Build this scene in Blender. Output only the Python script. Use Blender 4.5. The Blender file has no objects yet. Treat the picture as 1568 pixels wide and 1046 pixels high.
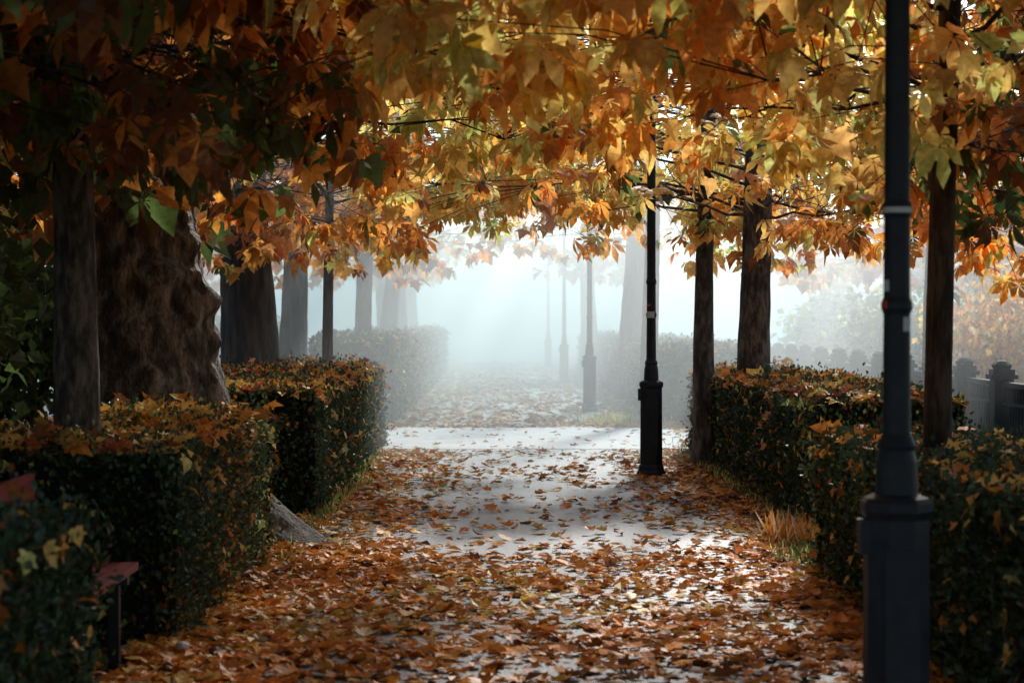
import bpy, math, bmesh
import numpy as np
from mathutils import Vector
rng = np.random.default_rng(11)
U = rng.uniform
EL, AZ = math.radians(30), math.radians(15)
S = np.array([math.cos(EL)*math.sin(AZ), math.cos(EL)*math.cos(AZ), math.sin(EL)])
scene = bpy.context.scene

# ------------------------------------------------------------ helpers
def empty(name, loc=(0, 0, 0)):
    o = bpy.data.objects.new(name, None); o.location = loc
    scene.collection.objects.link(o); return o

def mesh_obj(name, V, T, mat, col=None, parent=None, smooth=False):
    V = np.asarray(V, dtype=np.float32); T = np.asarray(T, dtype=np.int32)
    me = bpy.data.meshes.new(name)
    me.vertices.add(len(V)); me.vertices.foreach_set('co', V.ravel())
    me.loops.add(T.size); me.loops.foreach_set('vertex_index', T.ravel())
    me.polygons.add(len(T)); me.polygons.foreach_set('loop_start', np.arange(len(T), dtype=np.int32)*T.shape[1])
    me.update(calc_edges=True)
    if col is not None:
        a = me.color_attributes.new('Col', 'FLOAT_COLOR', 'POINT')
        c = np.ones((len(V), 4), dtype=np.float32); c[:, :3] = col
        a.data.foreach_set('color', c.ravel())
    me.polygons.foreach_set('use_smooth', np.full(len(T), smooth))
    me.materials.append(mat)
    o = bpy.data.objects.new(name, me); scene.collection.objects.link(o)
    if parent: o.parent = parent
    return o

class Acc:
    def __init__(s): s.v = []; s.t = []; s.c = []; s.n = 0
    def add(s, v, t, c=None):
        v = np.asarray(v, float); t = np.asarray(t, int)
        if len(v) == 0: return
        s.v.append(v); s.t.append(t+s.n); s.n += len(v)
        if c is not None: s.c.append(c)
    def box(s, a, b):
        x0, y0, z0 = a; x1, y1, z1 = b
        v = [(x0,y0,z0),(x1,y0,z0),(x1,y1,z0),(x0,y1,z0),(x0,y0,z1),(x1,y0,z1),(x1,y1,z1),(x0,y1,z1)]
        q = [(0,3,2,1),(4,5,6,7),(0,1,5,4),(1,2,6,5),(2,3,7,6),(3,0,4,7)]
        s.add(v, [f for a_,b_,c_,d_ in q for f in ((a_,b_,c_),(a_,c_,d_))])
    def tube(s, P, R, n=6, cap=False):
        P = np.asarray(P, float); R = np.asarray(R, float)
        tg = np.gradient(P, axis=0); tg /= np.linalg.norm(tg, axis=1)[:, None]+1e-9
        ref = np.array([0., 1, 0]) if abs(tg[0][2]) > .6 else np.array([0., 0, 1])
        a = np.cross(tg, ref); a /= np.linalg.norm(a, axis=1)[:, None]+1e-9
        b = np.cross(tg, a)
        th = np.arange(n)*2*math.pi/n
        ring = P[:, None, :]+(R[:, None, None] if R.ndim == 1 else R[:, :, None])*(np.cos(th)[None, :, None]*a[:, None, :]+np.sin(th)[None, :, None]*b[:, None, :])
        m = len(P); i = np.arange(m-1)[:, None]*n; j = np.arange(n)[None, :]; k = (j+1) % n
        q = np.stack([i+j, i+k, i+n+k, i+n+j], -1).reshape(-1, 4)
        t = np.concatenate([q[:, [0, 1, 2]], q[:, [0, 2, 3]]])
        v = ring.reshape(-1, 3)
        if cap:
            v = np.vstack([v, P[-1]]); e = (m-1)*n
            t = np.vstack([t, [(e+jj, e+(jj+1) % n, m*n) for jj in range(n)]])
        s.add(v, t)
    def lathe(s, x, y, prof, n=20, rot=0):
        th = np.arange(n)*2*math.pi/n+rot
        v = np.array([(x+r*math.cos(t), y+r*math.sin(t), z) for r, z in prof for t in th])
        m = len(prof); T = []
        for i in range(m-1):
            for j in range(n):
                k = (j+1) % n
                T += [(i*n+j, i*n+k, (i+1)*n+k), (i*n+j, (i+1)*n+k, (i+1)*n+j)]
        s.add(v, T)
    def obj(s, name, mat, parent=None, smooth=False):
        if not s.v: return None
        return mesh_obj(name, np.vstack(s.v), np.vstack(s.t), mat, np.vstack(s.c) if s.c else None, parent, smooth)

def noise(P, f=1., seed=0.):
    P = np.atleast_2d(P)*f; x, y = P[:, 0]+seed*1.7, P[:, 1]-seed*2.3
    z = P[:, 2]+seed if P.shape[1] > 2 else 0*x
    return (np.sin(1.7*x+1.3*np.sin(1.1*y+seed)+.6*z)+np.sin(1.9*y+1.1*np.sin(1.4*z)+2.1)+np.sin(2.2*z+1.2*np.sin(1.3*x+.7*y))
            + .6*np.sin(3.7*x+2.9*y-1.3*z)+.5*np.sin(4.9*y-3.1*x+2.7*z+1.))/3.4

# ------------------------------------------------------------ materials
def newmat(name):
    m = bpy.data.materials.new(name); m.use_nodes = True
    nt = m.node_tree; nt.nodes.clear(); return m, nt
def N(nt, t, **kw):
    n = nt.nodes.new(t)
    for k, v in kw.items():
        if k in n.inputs: n.inputs[k].default_value = v
        else: setattr(n, k, v)
    return n
def leafmat(name, trans=.5, rough=.42, gl=.05, tb=1.3):
    m, nt = newmat(name); L = nt.links.new
    at = N(nt, 'ShaderNodeAttribute', attribute_name='Col')
    geo = N(nt, 'ShaderNodeNewGeometry')
    no = N(nt, 'ShaderNodeTexNoise'); no.inputs['Scale'].default_value = 38.; no.inputs['Detail'].default_value = 1.
    L(geo.outputs['Position'], no.inputs['Vector'])
    mr = N(nt, 'ShaderNodeMapRange'); mr.inputs['To Min'].default_value = .5; mr.inputs['To Max'].default_value = 1.45
    L(no.outputs['Fac'], mr.inputs['Value'])
    mu = N(nt, 'ShaderNodeVectorMath', operation='SCALE'); L(at.outputs['Color'], mu.inputs[0]); L(mr.outputs['Result'], mu.inputs['Scale'])
    d = N(nt, 'ShaderNodeBsdfDiffuse'); L(mu.outputs[0], d.inputs['Color'])
    tr = N(nt, 'ShaderNodeBsdfTranslucent')
    m2 = N(nt, 'ShaderNodeVectorMath', operation='SCALE'); m2.inputs['Scale'].default_value = tb; L(mu.outputs[0], m2.inputs[0]); L(m2.outputs[0], tr.inputs['Color'])
    mx = N(nt, 'ShaderNodeMixShader'); mx.inputs[0].default_value = trans
    L(d.outputs[0], mx.inputs[1]); L(tr.outputs[0], mx.inputs[2])
    g = N(nt, 'ShaderNodeBsdfGlossy'); g.inputs['Roughness'].default_value = rough
    mg = N(nt, 'ShaderNodeMixShader'); mg.inputs[0].default_value = gl
    L(mx.outputs[0], mg.inputs[1]); L(g.outputs[0], mg.inputs[2])
    out = N(nt, 'ShaderNodeOutputMaterial'); L(mg.outputs[0], out.inputs['Surface'])
    return m
def surf(name, c1, c2, scale=5., rough=(.5, .8), bump=.3, bscale=None, c3=None, stretch=(1, 1, 1), spec=.4, metal=0., detail=8., bdist=.02, pos=(.38, .52, .64)):
    m, nt = newmat(name); L = nt.links.new
    tc = N(nt, 'ShaderNodeTexCoord'); mp = N(nt, 'ShaderNodeMapping'); mp.inputs['Scale'].default_value = stretch
    L(tc.outputs['Object'], mp.inputs['Vector'])
    n1 = N(nt, 'ShaderNodeTexNoise'); n1.inputs['Scale'].default_value = scale; n1.inputs['Detail'].default_value = detail; n1.inputs['Roughness'].default_value = .65
    L(mp.outputs[0], n1.inputs['Vector'])
    cr = N(nt, 'ShaderNodeValToRGB'); e = cr.color_ramp.elements
    e[0].position = pos[0]; e[0].color = (*c1, 1); e[1].position = pos[2]; e[1].color = (*c2, 1)
    if c3: q = e.new(pos[1]); q.color = (*c3, 1)
    L(n1.outputs['Fac'], cr.inputs[0])
    p = N(nt, 'ShaderNodeBsdfPrincipled'); L(cr.outputs[0], p.inputs['Base Color'])
    p.inputs['Metallic'].default_value = metal; p.inputs['Specular IOR Level'].default_value = spec
    mr = N(nt, 'ShaderNodeMapRange'); mr.inputs['To Min'].default_value = rough[0]; mr.inputs['To Max'].default_value = rough[1]
    L(n1.outputs['Fac'], mr.inputs['Value']); L(mr.outputs[0], p.inputs['Roughness'])
    n2 = N(nt, 'ShaderNodeTexNoise'); n2.inputs['Scale'].default_value = bscale or scale*4; n2.inputs['Detail'].default_value = 6.
    L(mp.outputs[0], n2.inputs['Vector'])
    b = N(nt, 'ShaderNodeBump'); b.inputs['Strength'].default_value = bump; b.inputs['Distance'].default_value = bdist
    L(n2.outputs['Fac'], b.inputs['Height']); L(b.outputs[0], p.inputs['Normal'])
    out = N(nt, 'ShaderNodeOutputMaterial'); L(p.outputs[0], out.inputs['Surface'])
    return m
M_leaf = leafmat('autumn_leaf', .68, .45, .04, 1.35)
M_fall = leafmat('fallen_leaf', .12, .45, .05)
M_hleaf = leafmat('hedge_leaf', .2, .35, .05)
M_grass = leafmat('grass_blade', .4, .5, .03)
M_soil = surf('soil', (.035, .024, .014), (.09, .06, .03), 1.3, (.8, .95), .6, 20, c3=(.05, .045, .02))
M_asph = surf('asphalt', (.07, .085, .105), (.19, .21, .235), 1.3, (.4, .65), .6, 90, c3=(.125, .142, .165), bdist=.008)
M_grav = surf('pale_gravel', (.42, .43, .43), (.62, .62, .61), 2.5, (.5, .8), .5, 60, bdist=.008)
M_bark = surf('bark', (.018, .014, .011), (.11, .08, .06), 6., (.75, .95), 1., 9, c3=(.045, .033, .025), stretch=(2.2, 2.2, .45), bdist=.06, pos=(.42, .5, .6))
M_bark2 = surf('bark_grey', (.04, .036, .032), (.2, .18, .16), 6., (.75, .95), 1., 12, c3=(.085, .076, .068), stretch=(2, 2, .7), bdist=.05, pos=(.42, .5, .6))
M_plane = surf('plane_tree_bark', (.05, .038, .03), (.42, .37, .32), 7., (.7, .95), 1., 30, c3=(.15, .12, .1), stretch=(1.5, 1.5, .6), bdist=.08, detail=15, pos=(.40, .5, .64))
M_hcore = surf('hedge_core', (.006, .009, .005), (.018, .026, .01), 12, (.9, 1.), 1., 30)
M_iron = surf('painted_iron', (.006, .011, .018), (.018, .028, .04), 9, (.4, .65), .25, 60, bdist=.004, spec=.4)
M_stick = surf('sticker_paper', (.45, .55, .58), (.75, .8, .8), 20, (.5, .7), .1)
M_redst = surf('red_sticker', (.5, .05, .03), (.6, .09, .05), 20, (.5, .7), .1)
M_red = surf('red_painted_wood', (.14, .008, .012), (.3, .018, .025), 6, (.4, .65), .35, 30, stretch=(3, .5, 3), bdist=.004)
M_fence = surf('fence_iron', (.006, .014, .02), (.014, .026, .034), 8, (.6, .8), .3, 40, spec=.25)
M_green = surf('green_paint', (.02, .08, .05), (.04, .13, .08), 8, (.4, .6), .2)
M_paper = surf('paper', (.6, .62, .65), (.8, .8, .8), 8, (.7, .9), .3)

# ------------------------------------------------------------ leaf templates
def t_lobed(curl, fold):
    h = [(0, 0), (.17, -.07), (.46, .03), (.36, .24), (.58, .50), (.30, .50), (.21, .68), (0, 1.)]
    o = h+[(-x, y) for x, y in h[-2:0:-1]]
    v = [(0, .36, 0)]+[(x, y, 0) for x, y in o]
    v = np.array([(x, y, fold*abs(x)-curl*(y-.35)**2-curl*.6*x*x) for x, y, z in v])
    n = len(o); return v, np.array([(0, 1+i, 1+(i+1) % n) for i in range(n)])
def t_palm(droop):
    v = []; t = []
    for a, l in ((-105, .55), (-52, .88), (0, 1.), (50, .9), (102, .57)):
        a = math.radians(a); d = np.array([math.sin(a), math.cos(a)]); p = np.array([d[1], -d[0]])
        b = len(v)
        for u, w in ((.03, 0), (.35, .13), (.68, .215), (1., 0), (.68, -.215), (.35, -.13)):
            q = d*u*l+p*w*l; v.append((q[0], q[1], -droop*(u*l)**2+.25*abs(w)*l+.004*len(v)/6))
        t += [(b, b+1, b+5), (b+1, b+2, b+4), (b+1, b+4, b+5), (b+2, b+3, b+4)]
    return np.array(v), np.array(t)
def t_dia(w=.35, f=.12):
    return np.array([(0, 0, 0), (w, .5, f), (0, 1, 0), (-w, .5, f)]), np.array([(0, 1, 2), (0, 2, 3)])
LOB = [t_lobed(.35, .25), t_lobed(.7, .1)]
PALM = [t_palm(.35), t_palm(.6), t_palm(.9)]
FALL = [t_lobed(.5, .25), t_lobed(.8, .3), t_lobed(-.3, .4), t_lobed(.2, .1), t_dia(.3, .15)]
DIA = [t_dia()]
def unit(a): return a/(np.linalg.norm(a, axis=1)[:, None]+1e-9)
def place(acc, tmpls, pos, yd, nr, size, col):
    n = len(pos)
    if n == 0: return
    y = unit(yd); x = unit(np.cross(y, nr)); z = np.cross(x, y)
    w = rng.integers(0, len(tmpls), n)
    for k, (tv, tt) in enumerate(tmpls):
        m = w == k
        if not m.any(): continue
        s = size[m][:, None, None]
        v = pos[m][:, None, :]+s*(tv[None, :, 0:1]*x[m][:, None, :]+tv[None, :, 1:2]*y[m][:, None, :]+tv[None, :, 2:3]*z[m][:, None, :])
        c = len(v); t = tt[None]+(np.arange(c)*len(tv))[:, None, None]
        acc.add(v.reshape(-1, 3), t.reshape(-1, 3), np.repeat(col[m], len(tv), 0))
PAL = {'orange': (.74, .31, .06), 'gold': (.80, .53, .14), 'yg': (.64, .64, .21), 'green': (.09, .135, .04), 'brown': (.25, .09, .025), 'red': (.5, .13, .06), 'pale': (.78, .6, .35)}
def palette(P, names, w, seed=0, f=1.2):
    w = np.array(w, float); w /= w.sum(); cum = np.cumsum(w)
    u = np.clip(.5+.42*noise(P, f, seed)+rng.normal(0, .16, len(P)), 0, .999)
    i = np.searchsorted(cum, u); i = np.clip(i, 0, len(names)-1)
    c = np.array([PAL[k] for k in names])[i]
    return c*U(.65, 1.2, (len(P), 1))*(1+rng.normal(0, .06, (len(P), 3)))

# ------------------------------------------------------------ canopy shape (underside and light gaps)
def zmin(P):
    x, y = P[:, 0], P[:, 1]
    z = 2.12+.62*np.exp(-((x-.35)/1.5)**2)+.22*noise(P[:, :2], 1.6, 3)
    z += np.clip(8.5-y, 0, 8)*.3+np.clip(y-28, 0, 40)*.018
    z -= .2*((x > 2.2) & (y > 14) & (y < 30))
    z += .2*((x < -1.75) & (x > -3.1) & (y < 15.5))-.1*((x > -1.7) & (x < -1.0) & (y < 15))
    return z
def inE(g, c, r): return ((g[:, 0]-c[0])/r[0])**2+((g[:, 1]-c[1])/r[1])**2 < 1+.35*noise(g, 2.2, 5)
def keep(P):
    g = P[:, :2]-S[:2]*(P[:, 2:3]/S[2])
    k = P[:, 2] > zmin(P)
    u = U(0, 1, len(P)); u2 = U(0, 1, len(P))
    k &= ~(inE(g, (1.0, 12.9), (1.5, 2.1)) & (u < .93))
    k &= ~(inE(g, (.6, 26.5), (4.2, 3.6)) & (u < .92))
    k &= ~(inE(g, (-2.9, 11.8), (1.1, 1.4)) & (u < .8))
    x, y, hi = P[:, 0], P[:, 1], P[:, 2] > 4.1
    k &= ~((x > -.9) & (x < 2.2) & (y > 11) & (u2 < .38))
    k &= ~(hi & inE(g, (.15, 11.0), (2.05, 7.8)) & (u < .985))
    k &= ~(hi & (g[:, 0] > -1.2) & (g[:, 1] > 14) & (u < .93))
    k &= ~(hi & (g[:, 1] > 20) & (u < .95))
    return k

def tree(name, x, y, r, bark, names, w, h=6.5, pads=24, twigs=14, nl=7, size=.16, tm=None, lean=(0, 0), reach=3.2, sides=24, trunk=True, flare=.5, lowfrac=.75, ymax=2.8):
    root = empty(name, (x, y, 0)); s = 1 if x > 0 else -1
    sd = x*3.1+y*.7
    loc = np.array([x, y, 0.])
    tr = Acc()
    zz = np.concatenate([np.linspace(-.1, .6, 8), np.linspace(.7, h, 60)])
    ctr = np.stack([lean[0]*zz/3+.05*np.sin(zz*.9+sd)*(r*3+.15), lean[1]*zz/3+.04*np.cos(zz*1.1+sd)*r*3, zz], 1)
    R = r*(1-.55*np.clip(zz/h, 0, 1))*(1+flare*np.exp(-np.clip(zz, 0, 9)/.22))
    if trunk:
        th = np.arange(sides)*2*math.pi/sides
        q = np.stack([(np.cos(th)[None]+0*zz[:, None]).ravel(), (np.sin(th)[None]+0*zz[:, None]).ravel(), (zz[:, None]*.5+0*th[None]).ravel()], 1)
        nz = noise(q, 2.4, sd).reshape(len(zz), sides); n2 = noise(q*np.array([1, 1, 1.6]), 7., sd+2).reshape(len(zz), sides)
        RR = R[:, None]*(1+.085*nz+.04*n2+.14*flare*np.exp(-np.clip(zz, 0, 9)/.3)[:, None]*np.sin(4*th+sd))
        tr.tube(ctr, RR, sides)
    lv = Acc()
    for i in range(pads):
        low = U() < lowfrac
        cz = U(2.5, 4.2) if low else U(4.2, h+1.2)
        sh = 1 if cz < 5 else .75
        c = np.array([-s*U(-1.5, reach)*sh, U(-ymax, ymax)*sh, cz])
        cw = (c+loc)[None]
        if cw[0, 2] < zmin(cw)[0]+.1: c[2] += .6
        za = min(max(c[2]-U(-.2, .4), 2.7), h-.4)
        k = np.interp(za, zz, ctr[:, 0]), np.interp(za, zz, ctr[:, 1])
        a = np.array([k[0], k[1], za]); d = np.linalg.norm(c[:2]-a[:2])
        mid = a*.5+c*.5+np.array([U(-.3, .3), U(-.3, .3), .12*d]); tt = np.linspace(0, 1, 7)[:, None]
        P = (1-tt)**2*a+2*tt*(1-tt)*mid+tt**2*c; P[1:-1] += rng.normal(0, .05, (5, 3))
        e = c+rng.normal(0, 1, (twigs, 3))*np.array([.66, .66, .34])
        kp = keep(e+loc); e = e[kp]
        if len(e) < max(3, .38*twigs): continue
        tr.tube(P, np.linspace(min(.018, r*.3), .005, 7), 5)
        for q in e:
            b = P[rng.integers(3, 7)]; m_ = (b+q)/2+np.array([0, 0, .08])+rng.normal(0, .03, 3)
            tr.tube([b, m_, q], [.0055, .004, .003], 3)
        n = len(e)*nl
        o = rng.normal(0, 1, (n, 3)); o[:, 2] *= .5
        pos = np.repeat(e, nl, 0)+o*.085
        yd = unit(o)*.75+np.array([0, 0, -.75])+rng.normal(0, .25, (n, 3))
        nr = np.array([0, 0, 1.])+rng.normal(0, .45, (n, 3))+.3*unit(o)
        W = pos+loc
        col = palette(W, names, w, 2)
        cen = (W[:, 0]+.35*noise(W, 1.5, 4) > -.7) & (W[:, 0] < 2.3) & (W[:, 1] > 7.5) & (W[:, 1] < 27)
        if cen.any(): col[cen] = palette(W[cen], ['green', 'brown', 'orange', 'orange', 'gold', 'yg'], [.35, .1, 1.3, 1.3, 3.1, 3.1], 2)  # leaves over the middle recoloured brighter, painting in the golden sunlit glow
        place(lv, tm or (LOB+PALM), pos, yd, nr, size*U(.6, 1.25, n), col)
    tr.obj('trunk_and_branches', bark, root, True)
    lv.obj('leaves', M_leaf, root)
    return root

# ------------------------------------------------------------ ground and paths
def sheet(name, x0, x1, y0, y1, z, mat):
    return mesh_obj(name, [(x0, y0, z), (x1, y0, z), (x1, y1, z), (x0, y1, z)], [(0, 1, 2, 3)], mat)
sheet('ground', -600, 600, -200, 1200, 0, M_soil)
def wavy(name, y0, y1, z, mat, xl, xr):
    ys = np.arange(y0, y1, .25); l = xl+.05*noise(np.stack([ys*0, ys], 1), 2); r = xr+.06*noise(np.stack([ys*0+4, ys], 1), 2)
    V = np.concatenate([np.stack([l, ys, ys*0+z], 1), np.stack([r, ys, ys*0+z], 1)]); n = len(ys)
    mesh_obj(name, V, [(i, n+i, n+i+1, i+1) for i in range(n-1)], mat)
wavy('asphalt_path', -6, 200, .004, M_asph, -1.2, 1.95)
sheet('gravel_cross_path', -40, 40, 24.6, 29.6, .008, M_grav)

# fallen leaves on the ground
lf = Acc()
def scatter_ground(n, x0, x1, y0, y1, sz, prob, tm=FALL):
    p = np.stack([U(x0, x1, n), U(y0, y1, n), np.zeros(n)], 1)
    p = p[U(0, 1, n) < prob(p)]; n = len(p)
    a = U(0, 2*math.pi, n); tilt = rng.normal(0, .2, (n, 3)); tilt[:, 2] = 1
    p[:, 2] = .012+np.abs(rng.normal(0, .01, n))
    col = palette(p, ['brown', 'orange', 'orange', 'gold', 'pale', 'red'], [1.3, 3, 3, 2.3, 1.9, .4], 8, .8)*1.1
    place(lf, tm, p, np.stack([np.cos(a), np.sin(a), rng.normal(0, .15, n)], 1), tilt, sz*U(.5, 1.4, n), col)
def dens(p):
    x, y = p[:, 0], p[:, 1]; nz = noise(p[:, :2], .9, 1); n2 = noise(p[:, :2], 2.8, 6)
    mid = np.exp(-((x-.35)/1.3)**4)
    bare = np.clip((y-12.4)/1.8, 0, 1)
    d = 1-mid*(.42+bare*(.49-.08*(y > 19)*(nz > 0)))
    d -= .22*mid*(nz < .0)*(y < 12.6)
    d *= np.where(mid > .4, 1+.7*n2, 1)
    d = np.where((y > 24.3) & (y < 29.4), .02, d)
    d = np.where(y > 29.4, .6+.3*nz, d)
    return d
scatter_ground(15000, -1.75, 2.6, 5.5, 14, .088, dens)
scatter_ground(14500, -1.8, 2.7, 14, 30, .09, dens)
scatter_ground(9000, -2.2, 3.2, 29, 75, .15, dens, [t_lobed(.5, .3)])
scatter_ground(5000, 2.4, 7, 8, 35, .14, lambda p: .8+0*p[:, 0], [t_lobed(.5, .3)])
scatter_ground(4000, -7, -1.7, 6, 35, .14, lambda p: .8+0*p[:, 0], [t_lobed(.5, .3)])
lf.obj('fallen_leaves', M_fall)

# ------------------------------------------------------------ hedges
def hedge(name, x0, x1, y0, y1, h, dn=1500, ls=.04, orange=.12, top=60):
    root = empty(name, ((x0+x1)/2, (y0+y1)/2, 0)); L0 = np.array([(x0+x1)/2, (y0+y1)/2, 0])
    def bulge(P): return .06*noise(P, 1.7, 4)+.035*noise(P, 5, 9)
    core = Acc()
    def patch(o, u, v, n, m, nrm):
        a, b = np.meshgrid(np.linspace(0, 1, n), np.linspace(0, 1, m), indexing='ij')
        P = np.array(o)+a[..., None]*np.array(u)+b[..., None]*np.array(v); P = P.reshape(-1, 3)
        P = P+np.array(nrm)*(bulge(P)-.06)[:, None]
        T = []
        for p in range(n-1):
            for q in range(m-1):
                k = p*m+q; T += [(k, k+m, k+m+1), (k, k+m+1, k+1)]
        core.add(P-L0, T)
    X, Y = x1-x0, y1-y0
    F = [((x0, y0, 0), (X, 0, 0), (0, 0, h), (0, -1, 0)), ((x0, y1, 0), (X, 0, 0), (0, 0, h), (0, 1, 0)),
         ((x0, y0, 0), (0, Y, 0), (0, 0, h), (-1, 0, 0)), ((x1, y0, 0), (0, Y, 0), (0, 0, h), (1, 0, 0)), ((x0, y0, h), (X, 0, 0), (0, Y, 0), (0, 0, 1))]
    lv = Acc()
    for o, u, v, nr in F:
        u = np.array(u, float); v = np.array(v, float); nr = np.array(nr, float)
        patch(o, u, v, max(2, int(np.linalg.norm(u)/.15)), max(2, int(np.linalg.norm(v)/.15)), nr)
        hidden = (x1 < 0 and nr[0] < 0) or (x0 > 0 and nr[0] > 0) or nr[1] > 0
        n = int(np.linalg.norm(u)*np.linalg.norm(v)*dn*(.35 if hidden else 1))
        P = np.array(o)+U(0, 1, (n, 1))*u+U(0, 1, (n, 1))*v
        P = P+nr*(bulge(P)+rng.normal(-.01, .035, n))[:, None]
        stray = U(0, 1, n) < .055; P[stray] += nr*U(0, .14, (stray.sum(), 1))
        yd = np.array([0, 0, .6])+rng.normal(0, .7, (n, 3))+nr*.4; nn = nr+rng.normal(0, .6, (n, 3))
        g = np.array([(.03, .065, .035)])*U(.5, 1.9, (n, 1))+np.array([[.015, .015, 0]])*U(0, 1, (n, 1))
        pr = orange*(1+1.2*noise(P, 1.1, 7)); om = U(0, 1, n) < pr
        g[om] = palette(P[om], ['gold', 'orange', 'brown', 'yg'], [1, 1, 1, 1.4])*.75
        place(lv, DIA, P-L0, yd, nn, ls*U(.6, 1.3, n), g)
    core.obj('woody_core', M_hcore, root)
    lv.obj('hedge_leaves', M_hleaf, root)
    n = int(X*Y*top); tl = Acc()
    P = np.stack([U(x0, x1, n), U(y0, y1, n), np.full(n, h)], 1); P[:, 2] += bulge(P)+np.abs(rng.normal(.02, .03, n))
    a = U(0, 6.28, n); tilt = rng.normal(0, .5, (n, 3)); tilt[:, 2] = 1
    place(tl, FALL, P-L0, np.stack([np.cos(a), np.sin(a), rng.normal(0, .3, n)], 1), tilt, .11*U(.6, 1.3, n), palette(P, ['orange', 'gold', 'brown', 'red'], [3.4, 1.9, .9, .5])*1.15)
    n2 = int(Y*12)
    P = np.stack([np.full(n2, x1 if x1 < 0 else x0), U(y0, y1, n2), h*(1-U(0, 1, n2)**2)], 1); P[:, 0] += .05*(1 if x1 < 0 else -1)
    sx = 1 if x1 < 0 else -1
    place(tl, FALL, P-L0, rng.normal(0, .5, (n2, 3))+np.array([0, 0, -.8]), np.array([sx, 0, .5])+rng.normal(0, .3, (n2, 3)), .085*U(.6, 1.2, n2), palette(P, ['orange', 'gold', 'yg'], [2, 1, 1]))
    tl.obj('fallen_leaves_on_hedge', M_fall, root)
hedge('clipped_hedge', -2.75, -1.6, 9.9, 14.2, .93, 2600, .036, .2, 240)
hedge('clipped_hedge', -3.1, -1.48, 16.2, 25.6, 1.0, 1500, .045, .16, 210)
hedge('clipped_hedge', -2.9, -1.6, 31, 62, 1.25, 300, .09, .2, 25)
hedge('clipped_hedge', -3.4, -2.45, 4.0, 9.8, .95, 2200, .04, .04, 20)
hedge('clipped_hedge', -2.4, -1.55, 5.2, 7.7, .86, 2400, .04, .03, 10)
hedge('clipped_hedge', 2.4, 3.55, 15.0, 24.4, .97, 1400, .045, .16, 220)
hedge('clipped_hedge', 2.05, 4.2, 7.2, 12.8, .84, 2000, .04, .03, 60)
hedge('clipped_hedge', 2.6, 4.0, 31, 62, 1.1, 300, .09, .2, 25)

# ------------------------------------------------------------ trees
W_dark = (['green', 'green', 'brown', 'orange', 'brown', 'yg'], [2.4, 2.4, 2.0, 3, .8, .7])  # dark green-brown weights put the near crowns' shade into leaf colour
W_mix = (['green', 'green', 'brown', 'orange', 'orange', 'yg'], [1.6, 1.6, 1.3, 3, 1.6, 1])
W_gold = (['green', 'brown', 'orange', 'orange', 'gold', 'yg'], [.5, .5, 2.3, 2, 3, 2])
W_yg = (['orange', 'orange', 'gold', 'yg', 'yg', 'green'], [1.5, 1, 2.5, 2.5, 1.5, .6])
W_or = (['brown', 'orange', 'orange', 'gold', 'red'], [.6, 3, 2, 2, 1])
def big_plane():
    x, y = -2.66, 15.0
    root = empty('plane_tree', (x, y, 0)); tr = Acc()
    n = 160; zz = np.concatenate([np.linspace(-.08, 1.2, 50), np.linspace(1.22, 3.2, 90), np.linspace(3.35, 8.5, 22)])
    th = np.arange(n)*2*math.pi/n
    dx, dy = -np.cos(th), -np.sin(th)
    base = np.interp(zz, [-.1, 0, .5, 1.0, 1.4, 2, 2.6, 3.2, 5, 8.5], [.8, .78, .68, .60, .53, .47, .43, .42, .34, .15])
    R = base[:, None]*np.ones((1, n))
    Z = zz[:, None]
    def ang(cx, cy, p): return np.clip(dx*cx+dy*cy, 0, 1)[None]**p
    R += .80*np.exp(-np.clip(Z, 0, 9)/.42)*ang(.90, -.44, 12)
    R += .30*np.exp(-np.clip(Z, 0, 9)/.5)*ang(.35, -.94, 16)+.25*np.exp(-np.clip(Z, 0, 9)/.4)*ang(-.7, -.7, 16)
    for (cx, cy, cz, a, sz, p) in ((.93, -.37, 1.74, .17, .13, 18), (.85, -.5, 2.18, .15, .10, 22), (.98, -.2, 1.45, .08, .1, 22), (.5, -.86, 1.95, .12, .10, 24), (.1, -.99, 1.5, .11, .1, 30), (.75, -.66, 2.5, .09, .12, 26), (-.4, -.9, 1.7, .09, .15, 22), (.7, -.7, 1.6, .09, .06, 60), (.85, -.52, 1.95, .06, .05, 70), (.3, -.95, 1.2, .08, .08, 50)):
        R += a*np.exp(-((Z-cz)/sz)**2)*ang(cx, cy, p)
    q = np.stack([(dx[None]*1.0+0*Z).ravel(), (dy[None]+0*Z).ravel(), (Z+0*dx[None]).ravel()], 1)
    R += (.03*noise(q, 2.6, 1)+.024*noise(q, 6.5, 2)+.016*noise(q, 15, 3)+.007*noise(q, 33, 5)).reshape(R.shape)
    C = np.stack([-.12*np.clip(zz-1.5, 0, 9)*.6, 0*zz, zz], 1)
    v = np.stack([C[:, None, 0]+R*dx[None], C[:, None, 1]+R*dy[None], Z+0*R], -1).reshape(-1, 3)
    m = len(zz); i = np.arange(m-1)[:, None]*n; j = np.arange(n)[None]; k = (j+1) % n
    Q = np.stack([i+j, i+k, i+n+k, i+n+j], -1).reshape(-1, 4)
    tr.add(v, np.concatenate([Q[:, [0, 1, 2]], Q[:, [0, 2, 3]]]))
    tr.obj('trunk', M_plane, root, True)
    cr = tree('crown', x, y, .4, M_bark, *W_mix, h=8, pads=50, twigs=18, nl=8, size=.17, trunk=False, reach=4.6, ymax=3.6, lowfrac=.6)
    for ch in list(cr.children): ch.parent = root
    bpy.data.objects.remove(cr)
big_plane()
T = tree
T('chestnut_tree', -2.36, 11.1, .14, M_bark2, *W_dark, h=6.5, pads=38, twigs=18, reach=3.2, flare=.35, ymax=2.6, lowfrac=.6)
T('chestnut_tree', -3.1, 8.2, .2, M_bark, *W_dark, h=7, pads=46, twigs=20, size=.17, reach=4.5, lowfrac=.6)
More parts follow.
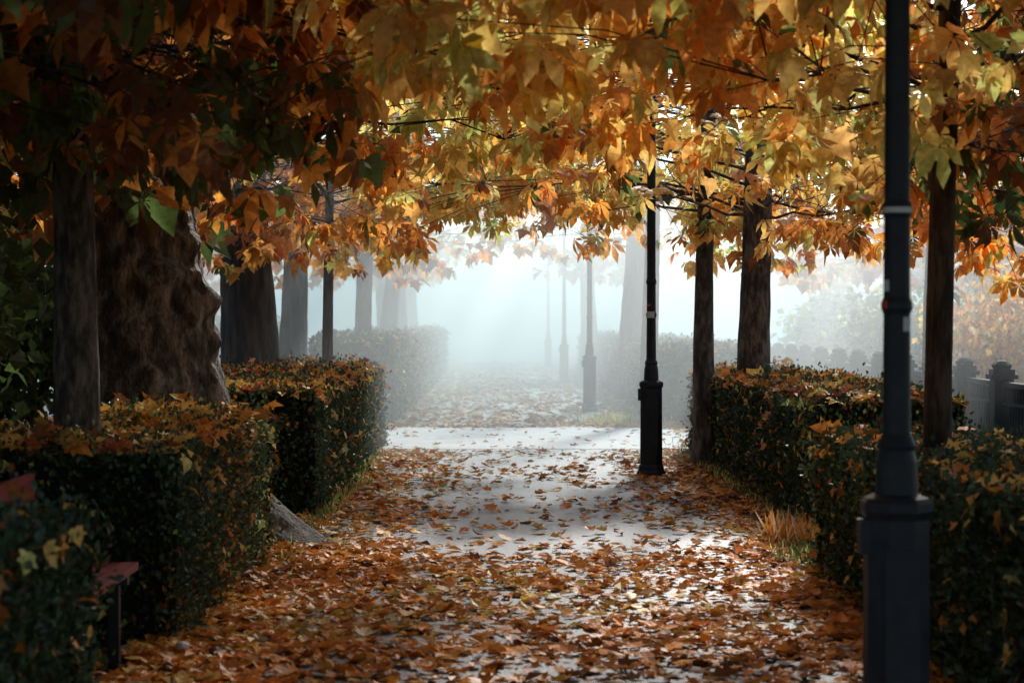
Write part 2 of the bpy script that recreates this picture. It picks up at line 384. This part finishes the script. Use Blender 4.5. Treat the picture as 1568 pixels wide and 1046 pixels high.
T('chestnut_tree', -2.95, 23.5, .36, M_bark, *W_gold, h=8, pads=30, twigs=14, size=.17, reach=4)
T('young_maple_tree', -2.02, 24.0, .075, M_bark, *W_or, h=5.5, pads=12, twigs=14, reach=1.8, ymax=1.6)
T('chestnut_tree', -2.9, 28.6, .22, M_bark, *W_or, h=7, pads=24, twigs=13, size=.17, reach=3.6)
T('chestnut_tree', 2.42, 11.0, .085, M_bark, *W_dark, h=6.5, pads=34, twigs=17, reach=2.4, flare=.3, ymax=2.6, lean=(.09, 0))
T('maple_tree', 2.30, 21.8, .125, M_bark2, *W_yg, h=6, pads=24, twigs=14, reach=2.8, ymax=2.4)
T('maple_tree', 2.72, 20.8, .185, M_bark2, *W_gold, h=7, pads=42, twigs=15, reach=3.6, size=.17, ymax=4)
T('maple_tree', 5.0, 16.4, .13, M_bark, *W_gold, h=6, pads=46, twigs=15, reach=5.4, ymax=2.8)
T('chestnut_tree', 3.6, 5.0, .25, M_bark, *W_dark, h=7, pads=36, twigs=20, size=.17, reach=4.2)
for (x, y) in ((-3.6, 1.), (3.6, -2.), (-3.6, -6.), (3.6, -9.), (-6.5, 3.), (6.5, 2.)):
    T('chestnut_tree', x, y, .3, M_bark, *W_dark, h=7.5, pads=54, twigs=20, size=.4, nl=5, reach=4.8, tm=DIA, lowfrac=.4)  # unseen trees around and behind camera, dense big-leaved crowns added to shade the foreground
for (x, y) in ((-6., 10.5), (-6.2, 17), (7., 8)):
    T('chestnut_tree', x, y, .3, M_bark, *W_dark, h=8, pads=40, twigs=20, size=.28, nl=6, reach=3, tm=DIA, lowfrac=.5)
FT = [LOB[0]]
for (x, y, r, w, ln) in ((-2.25, 34, .17, W_or, 0), (-2.35, 42, .2, W_gold, .25), (-2.6, 49, .42, W_gold, 0), (2.75, 39.5, .3, W_or, 0), (2.45, 31.5, .15, W_yg, 0),
                         (2.5, 54, .25, W_gold, 0), (-2.6, 60, .3, W_gold, 0)):
    T('avenue_maple_tree', x, y, r, M_bark, *w, h=7, pads=16 if y < 38 else 8, twigs=10, nl=6, size=.22 if y < 50 else .3, tm=FT, lean=(ln, 0), reach=3.0 if y < 45 else 1.6, ymax=3.2, lowfrac=.95)
WR = (['red', 'orange', 'yg', 'green'], [2, 2, 1, 1])
T('red_maple_tree', 6.6, 30, .15, M_bark, *WR, h=6, pads=20, twigs=12, nl=6, size=.2, tm=FT, reach=2.5)
T('red_maple_tree', 10.5, 48, .15, M_bark, *WR, h=7, pads=18, twigs=12, nl=6, size=.26, tm=FT, reach=3.5)
T('red_maple_tree', 9.5, 39, .2, M_bark, *WR, h=7, pads=24, twigs=12, nl=6, size=.24, tm=FT, reach=3, lowfrac=.8)
T('maple_tree', 14, 50, .25, M_bark, *W_or, h=8, pads=24, twigs=12, nl=6, size=.3, tm=FT, reach=3, lowfrac=.7)
T('maple_tree', -8.5, 42, .25, M_bark, *W_or, h=8, pads=16, twigs=12, nl=6, size=.3, tm=FT, reach=3, lowfrac=.7)

# ------------------------------------------------------------ shrubs
def shrub(name, x, y, rx, ry, h, n, size, names, w, weep=.2):
    root = empty(name, (x, y, 0)); st = Acc(); lv = Acc()
    ns = 26; tips = []
    for i in range(ns):
        a = U(0, 6.28); rr = math.sqrt(U(.05, 1)); tp = np.array([math.cos(a)*rx*rr, math.sin(a)*ry*rr, h*(1-.45*rr*rr)*U(.75, 1.05)])
        b = np.array([tp[0]*.15, tp[1]*.15, 0]); m_ = np.array([tp[0]*.55, tp[1]*.55, tp[2]*1.05])
        t = np.linspace(0, 1, 9)[:, None]; P = (1-t)**2*b+2*t*(1-t)*m_+t*t*tp
        st.tube(P, np.linspace(.025, .004, 9), 4); tips.append(P)
    k = n//ns
    for P in tips:
        t = U(1.5, 8, k); i = t.astype(int).clip(0, 7); f = (t-i)[:, None]; q = P[i]*(1-f)+P[i+1]*f
        q = q+rng.normal(0, 1, (k, 3))*np.array([rx*.14, ry*.14, h*.1]); q[:, 2] = np.abs(q[:, 2])+.03
        place(lv, DIA, q, rng.normal(0, .6, (k, 3))+np.array([0, 0, -weep]), np.array([0, 0, 1])+rng.normal(0, .6, (k, 3)), size*U(.6, 1.3, k), palette(q+np.array([x, y, 0]), names, w))
    st.obj('stems', M_bark, root); lv.obj('leaves', M_leaf, root)
DG = (['green', 'green', 'brown'], [3, 3, 1])
shrub('dark_shrub', -4.6, 13.5, 1.3, 2.4, 3.0, 7000, .14, *DG)
shrub('dark_shrub', -5.0, 19.5, 1.5, 3, 3.0, 7000, .15, *DG)
shrub('dark_shrub', -4.3, 9.3, .9, 1.4, 2.6, 6000, .11, *DG)
shrub('orange_shrub', 8.3, 31, 1.6, 2.5, 2.4, 6000, .14, ['orange', 'gold', 'pale'], [2, 2, 2], .9)
shrub('misty_shrub', 8.6, 40, 2.0, 2.5, 2.2, 4000, .2, ['green', 'yg', 'green'], [2, 1, 2])
shrub('misty_shrub', 8.4, 50, 1.8, 2.5, 2.2, 3000, .24, ['green', 'yg', 'green'], [2, 1, 2])
shrub('misty_shrub', -6.5, 44, 2, 2.5, 2.0, 3000, .22, ['green', 'yg', 'orange'], [2, 1, 1])

def grass(name, cx, cy, rx, ry, n, h, cols, w, wd=.035):
    a = Acc(); p = np.stack([cx+rng.normal(0, rx, n), cy+rng.normal(0, ry, n), np.zeros(n)], 1)
    yd = np.array([0, 0, 1.])+rng.normal(0, .38, (n, 3)); yd[:, 2] = np.abs(yd[:, 2])
    place(a, [t_dia(wd, .01)], p, yd, rng.normal(0, 1, (n, 3)), h*U(.4, 1.2, n), palette(p, cols, w)); a.obj(name, M_grass)
grass('grass_tuft', 2.12, 14.3, .1, .18, 260, .22, ['pale', 'orange', 'gold'], [2, 1, 1])
grass('grass_tuft', 2.2, 13.2, .15, .4, 2200, .09, ['green', 'yg', 'green'], [2, 1, 2], .05)
grass('grass_tuft', -1.42, 18.5, .06, 2.2, 1800, .10, ['green', 'yg', 'green'], [2, 1.4, 1], .05)
grass('grass_tuft', 2.28, 19.5, .07, 2.6, 1500, .10, ['green', 'yg', 'green'], [2, 1.4, 1], .05)
grass('grass_tuft', 1.9, 30.4, .3, .3, 700, .2, ['pale', 'yg', 'green'], [2, 2, 1])

# ------------------------------------------------------------ street lamps
def lamp(x, y, stickers=()):
    root = empty('street_lamp', (x, y, 0)); a = Acc()
    a.lathe(0, 0, [(.155, 0), (.155, .05), (.14, .07), (.135, .11), (.12, .13)], 8, math.pi/8)
    a.lathe(0, 0, [(.12, .13), (.116, .9), (.122, .915), (.13, .93), (.13, .96), (.115, .975), (.075, .99)], 8, math.pi/8)
    a.lathe(0, 0, [(.076, .985), (.072, 1.1), (.062, 1.14), (.068, 1.16), (.06, 1.18), (.05, 1.2), (.047, 1.62), (.055, 1.64), (.055, 1.66), (.047, 1.68), (.046, 1.96), (.053, 1.975), (.053, 2.0), (.045, 2.02), (.042, 3.9), (.055, 3.93), (.055, 3.97), (.04, 4.0), (.035, 4.25)], 20)
    a.obj('post_and_pedestal', M_iron, root)
    d = Acc(); d.box((-.06, -.118, .3), (.06, -.1085, .8)); d.box((-.135, -.05, .78), (-.1, .03, .90)); d.obj('hatch', M_iron, root)
    l = Acc(); l.lathe(0, 0, [(.05, 4.22), (.1, 4.27), (.16, 4.62), (.2, 4.64), (.17, 4.72), (.06, 4.82), (.02, 4.9), (.001, 4.95)], 8); l.obj('lantern', M_iron, root)
    for k, (z0, z1, t0, t1, m, r) in enumerate(stickers):
        th = np.linspace(t0, t1, 8); v = [(r*math.cos(t), r*math.sin(t), z) for z in (z0, z1) for t in th]
        mesh_obj('sticker_%d' % k, v, [(i, i+1, i+9, i+8) for i in range(7)], m, parent=root)
R_ = math.radians
lamp(1.41, 7.0, ((1.975, 1.995, R_(200), R_(330), M_stick, .0555), (1.56, 1.61, R_(285), R_(330), M_stick, .05), (1.70, 1.74, R_(195), R_(225), M_stick, .049), (1.64, 1.668, R_(200), R_(225), M_redst, .0575)))
lamp(1.58, 20.3, ((1.62, 1.685, R_(215), R_(300), M_stick, .0575), (1.74, 1.76, R_(200), R_(260), M_redst, .049)))
lamp(1.63, 34.8); lamp(1.72, 50.5); lamp(1.72, 66)

# ------------------------------------------------------------ benches
def bench(x, y, L=1.6):
    root = empty('park_bench', (x, y, 0)); w = Acc(); ir = Acc()
    for i in range(3): w.box((-.02-.14*i-.125, -L/2, .43+.004*i), (-.02-.14*i, L/2, .465+.004*i))
    for i, z in enumerate((.6, .76)): w.box((-.50-.04*i, -L/2, z), (-.465-.04*i, L/2, z+.12))
    w.obj('slats', M_red, root)
    for yy in (-L/2+.18, L/2-.23):
        ir.box((-.46, yy, .385), (-.03, yy+.05, .427)); ir.box((-.12, yy, 0), (-.07, yy+.05, .385))
        ir.tube([(-.40, yy+.025, 0), (-.43, yy+.025, .2), (-.45, yy+.025, .42), (-.56, yy+.025, .9)], [.026]*4, 6)
    ir.obj('iron_frame', M_iron, root)
bench(-1.66, 8.55); bench(-1.62, 30.2)

# ------------------------------------------------------------ iron fence
fa = Acc(); X = 5.75
for k in range(32):
    y = 17.2+k*1.8
    fa.box((X-.11, y-.11, 0), (X+.11, y+.11, .93)); fa.box((X-.15, y-.15, .93), (X+.15, y+.15, .98)); fa.box((X-.12, y-.12, .98), (X+.12, y+.12, 1.04))
    fa.lathe(X, y, [(.1, 1.04), (.12, 1.09), (.06, 1.13), (.001, 1.15)], 10)
    if k < 31:
        for z, t in ((.1, .05), (.64, .035), (.84, .06)): fa.box((X-.03, y+.11, z), (X+.03, y+1.69, z+t))
        for j in range(12):
            yy = y+.2+j*.122; fa.box((X-.014, yy-.014, .15), (X+.014, yy+.014, .64)); fa.box((X-.014, yy+.04, .675), (X+.014, yy+.07, .84))
fa.obj('iron_fence', M_fence)

g = Acc(); g.lathe(2.62, 19.2, [(.035, 0), (.035, 1.1), (.042, 1.11), (.042, 1.14), (.02, 1.17), (.001, 1.18)], 12); g.obj('green_metal_post', M_green)
v = rng.normal(0, 1, (40, 3)); v = unit(v)*U(.02, .05, (40, 1)); v[:, 2] *= .5
bm = bmesh.new()
for p in v: bm.verts.new(p)
bmesh.ops.convex_hull(bm, input=bm.verts); me = bpy.data.meshes.new('paper_litter'); bm.to_mesh(me); bm.free()
me.materials.append(M_paper); o = bpy.data.objects.new('paper_litter', me); o.location = (-1.5, 9.5, .05); scene.collection.objects.link(o)

# ------------------------------------------------------------ morning mist (real scattering volume)
def mist(name, x0, x1, y0, y1, z1, d, g_, ab):
    a = Acc(); a.box((x0, y0, -.5), (x1, y1, z1))
    m, nt = newmat(name); vs = N(nt, 'ShaderNodeVolumeScatter'); vs.inputs['Density'].default_value = d; vs.inputs['Anisotropy'].default_value = g_; vs.inputs['Color'].default_value = (1, 1, 1, 1)
    va = N(nt, 'ShaderNodeVolumeAbsorption'); va.inputs['Density'].default_value = ab[0]; va.inputs['Color'].default_value = (*ab[1], 1)
    ad = N(nt, 'ShaderNodeAddShader'); nt.links.new(vs.outputs[0], ad.inputs[0]); nt.links.new(va.outputs[0], ad.inputs[1])
    out = N(nt, 'ShaderNodeOutputMaterial'); nt.links.new(ad.outputs[0], out.inputs['Volume'])
    a.obj(name, m)
mist('morning_mist', -70, 70, 21.5, 200, 4.4, .047, .66, (.009, (0., .85, 1.)))

# ------------------------------------------------------------ light, sky, camera
w = bpy.data.worlds.new('World'); scene.world = w; w.use_nodes = True; nt = w.node_tree
sky = nt.nodes.new('ShaderNodeTexSky'); sky.sky_type = 'NISHITA'; sky.sun_disc = False; sky.sun_elevation = EL; sky.sun_rotation = AZ
sky.air_density = 1.; sky.dust_density = 1.
bg = nt.nodes['Background']; nt.links.new(sky.outputs[0], bg.inputs['Color']); bg.inputs['Strength'].default_value = .15
sl = bpy.data.lights.new('sun', 'SUN'); sl.energy = 5.; sl.angle = R_(5.); sl.color = (1, .965, .91)
so = bpy.data.objects.new('sun', sl); so.rotation_euler = Vector(S).to_track_quat('Z', 'Y').to_euler(); scene.collection.objects.link(so)
cam = bpy.data.cameras.new('camera'); co = bpy.data.objects.new('camera', cam); scene.collection.objects.link(co)
cam.lens = 70; cam.sensor_width = 36; cam.clip_end = 2500; co.location = (0, 0, 1.6)
co.rotation_euler = (R_(90-.62), 0, R_(-.45))
cam.dof.use_dof = True; cam.dof.focus_distance = 17.5; cam.dof.aperture_fstop = 3.5
scene.camera = co
scene.view_settings.view_transform = 'Standard'; scene.view_settings.look = 'None'; scene.view_settings.exposure = 0
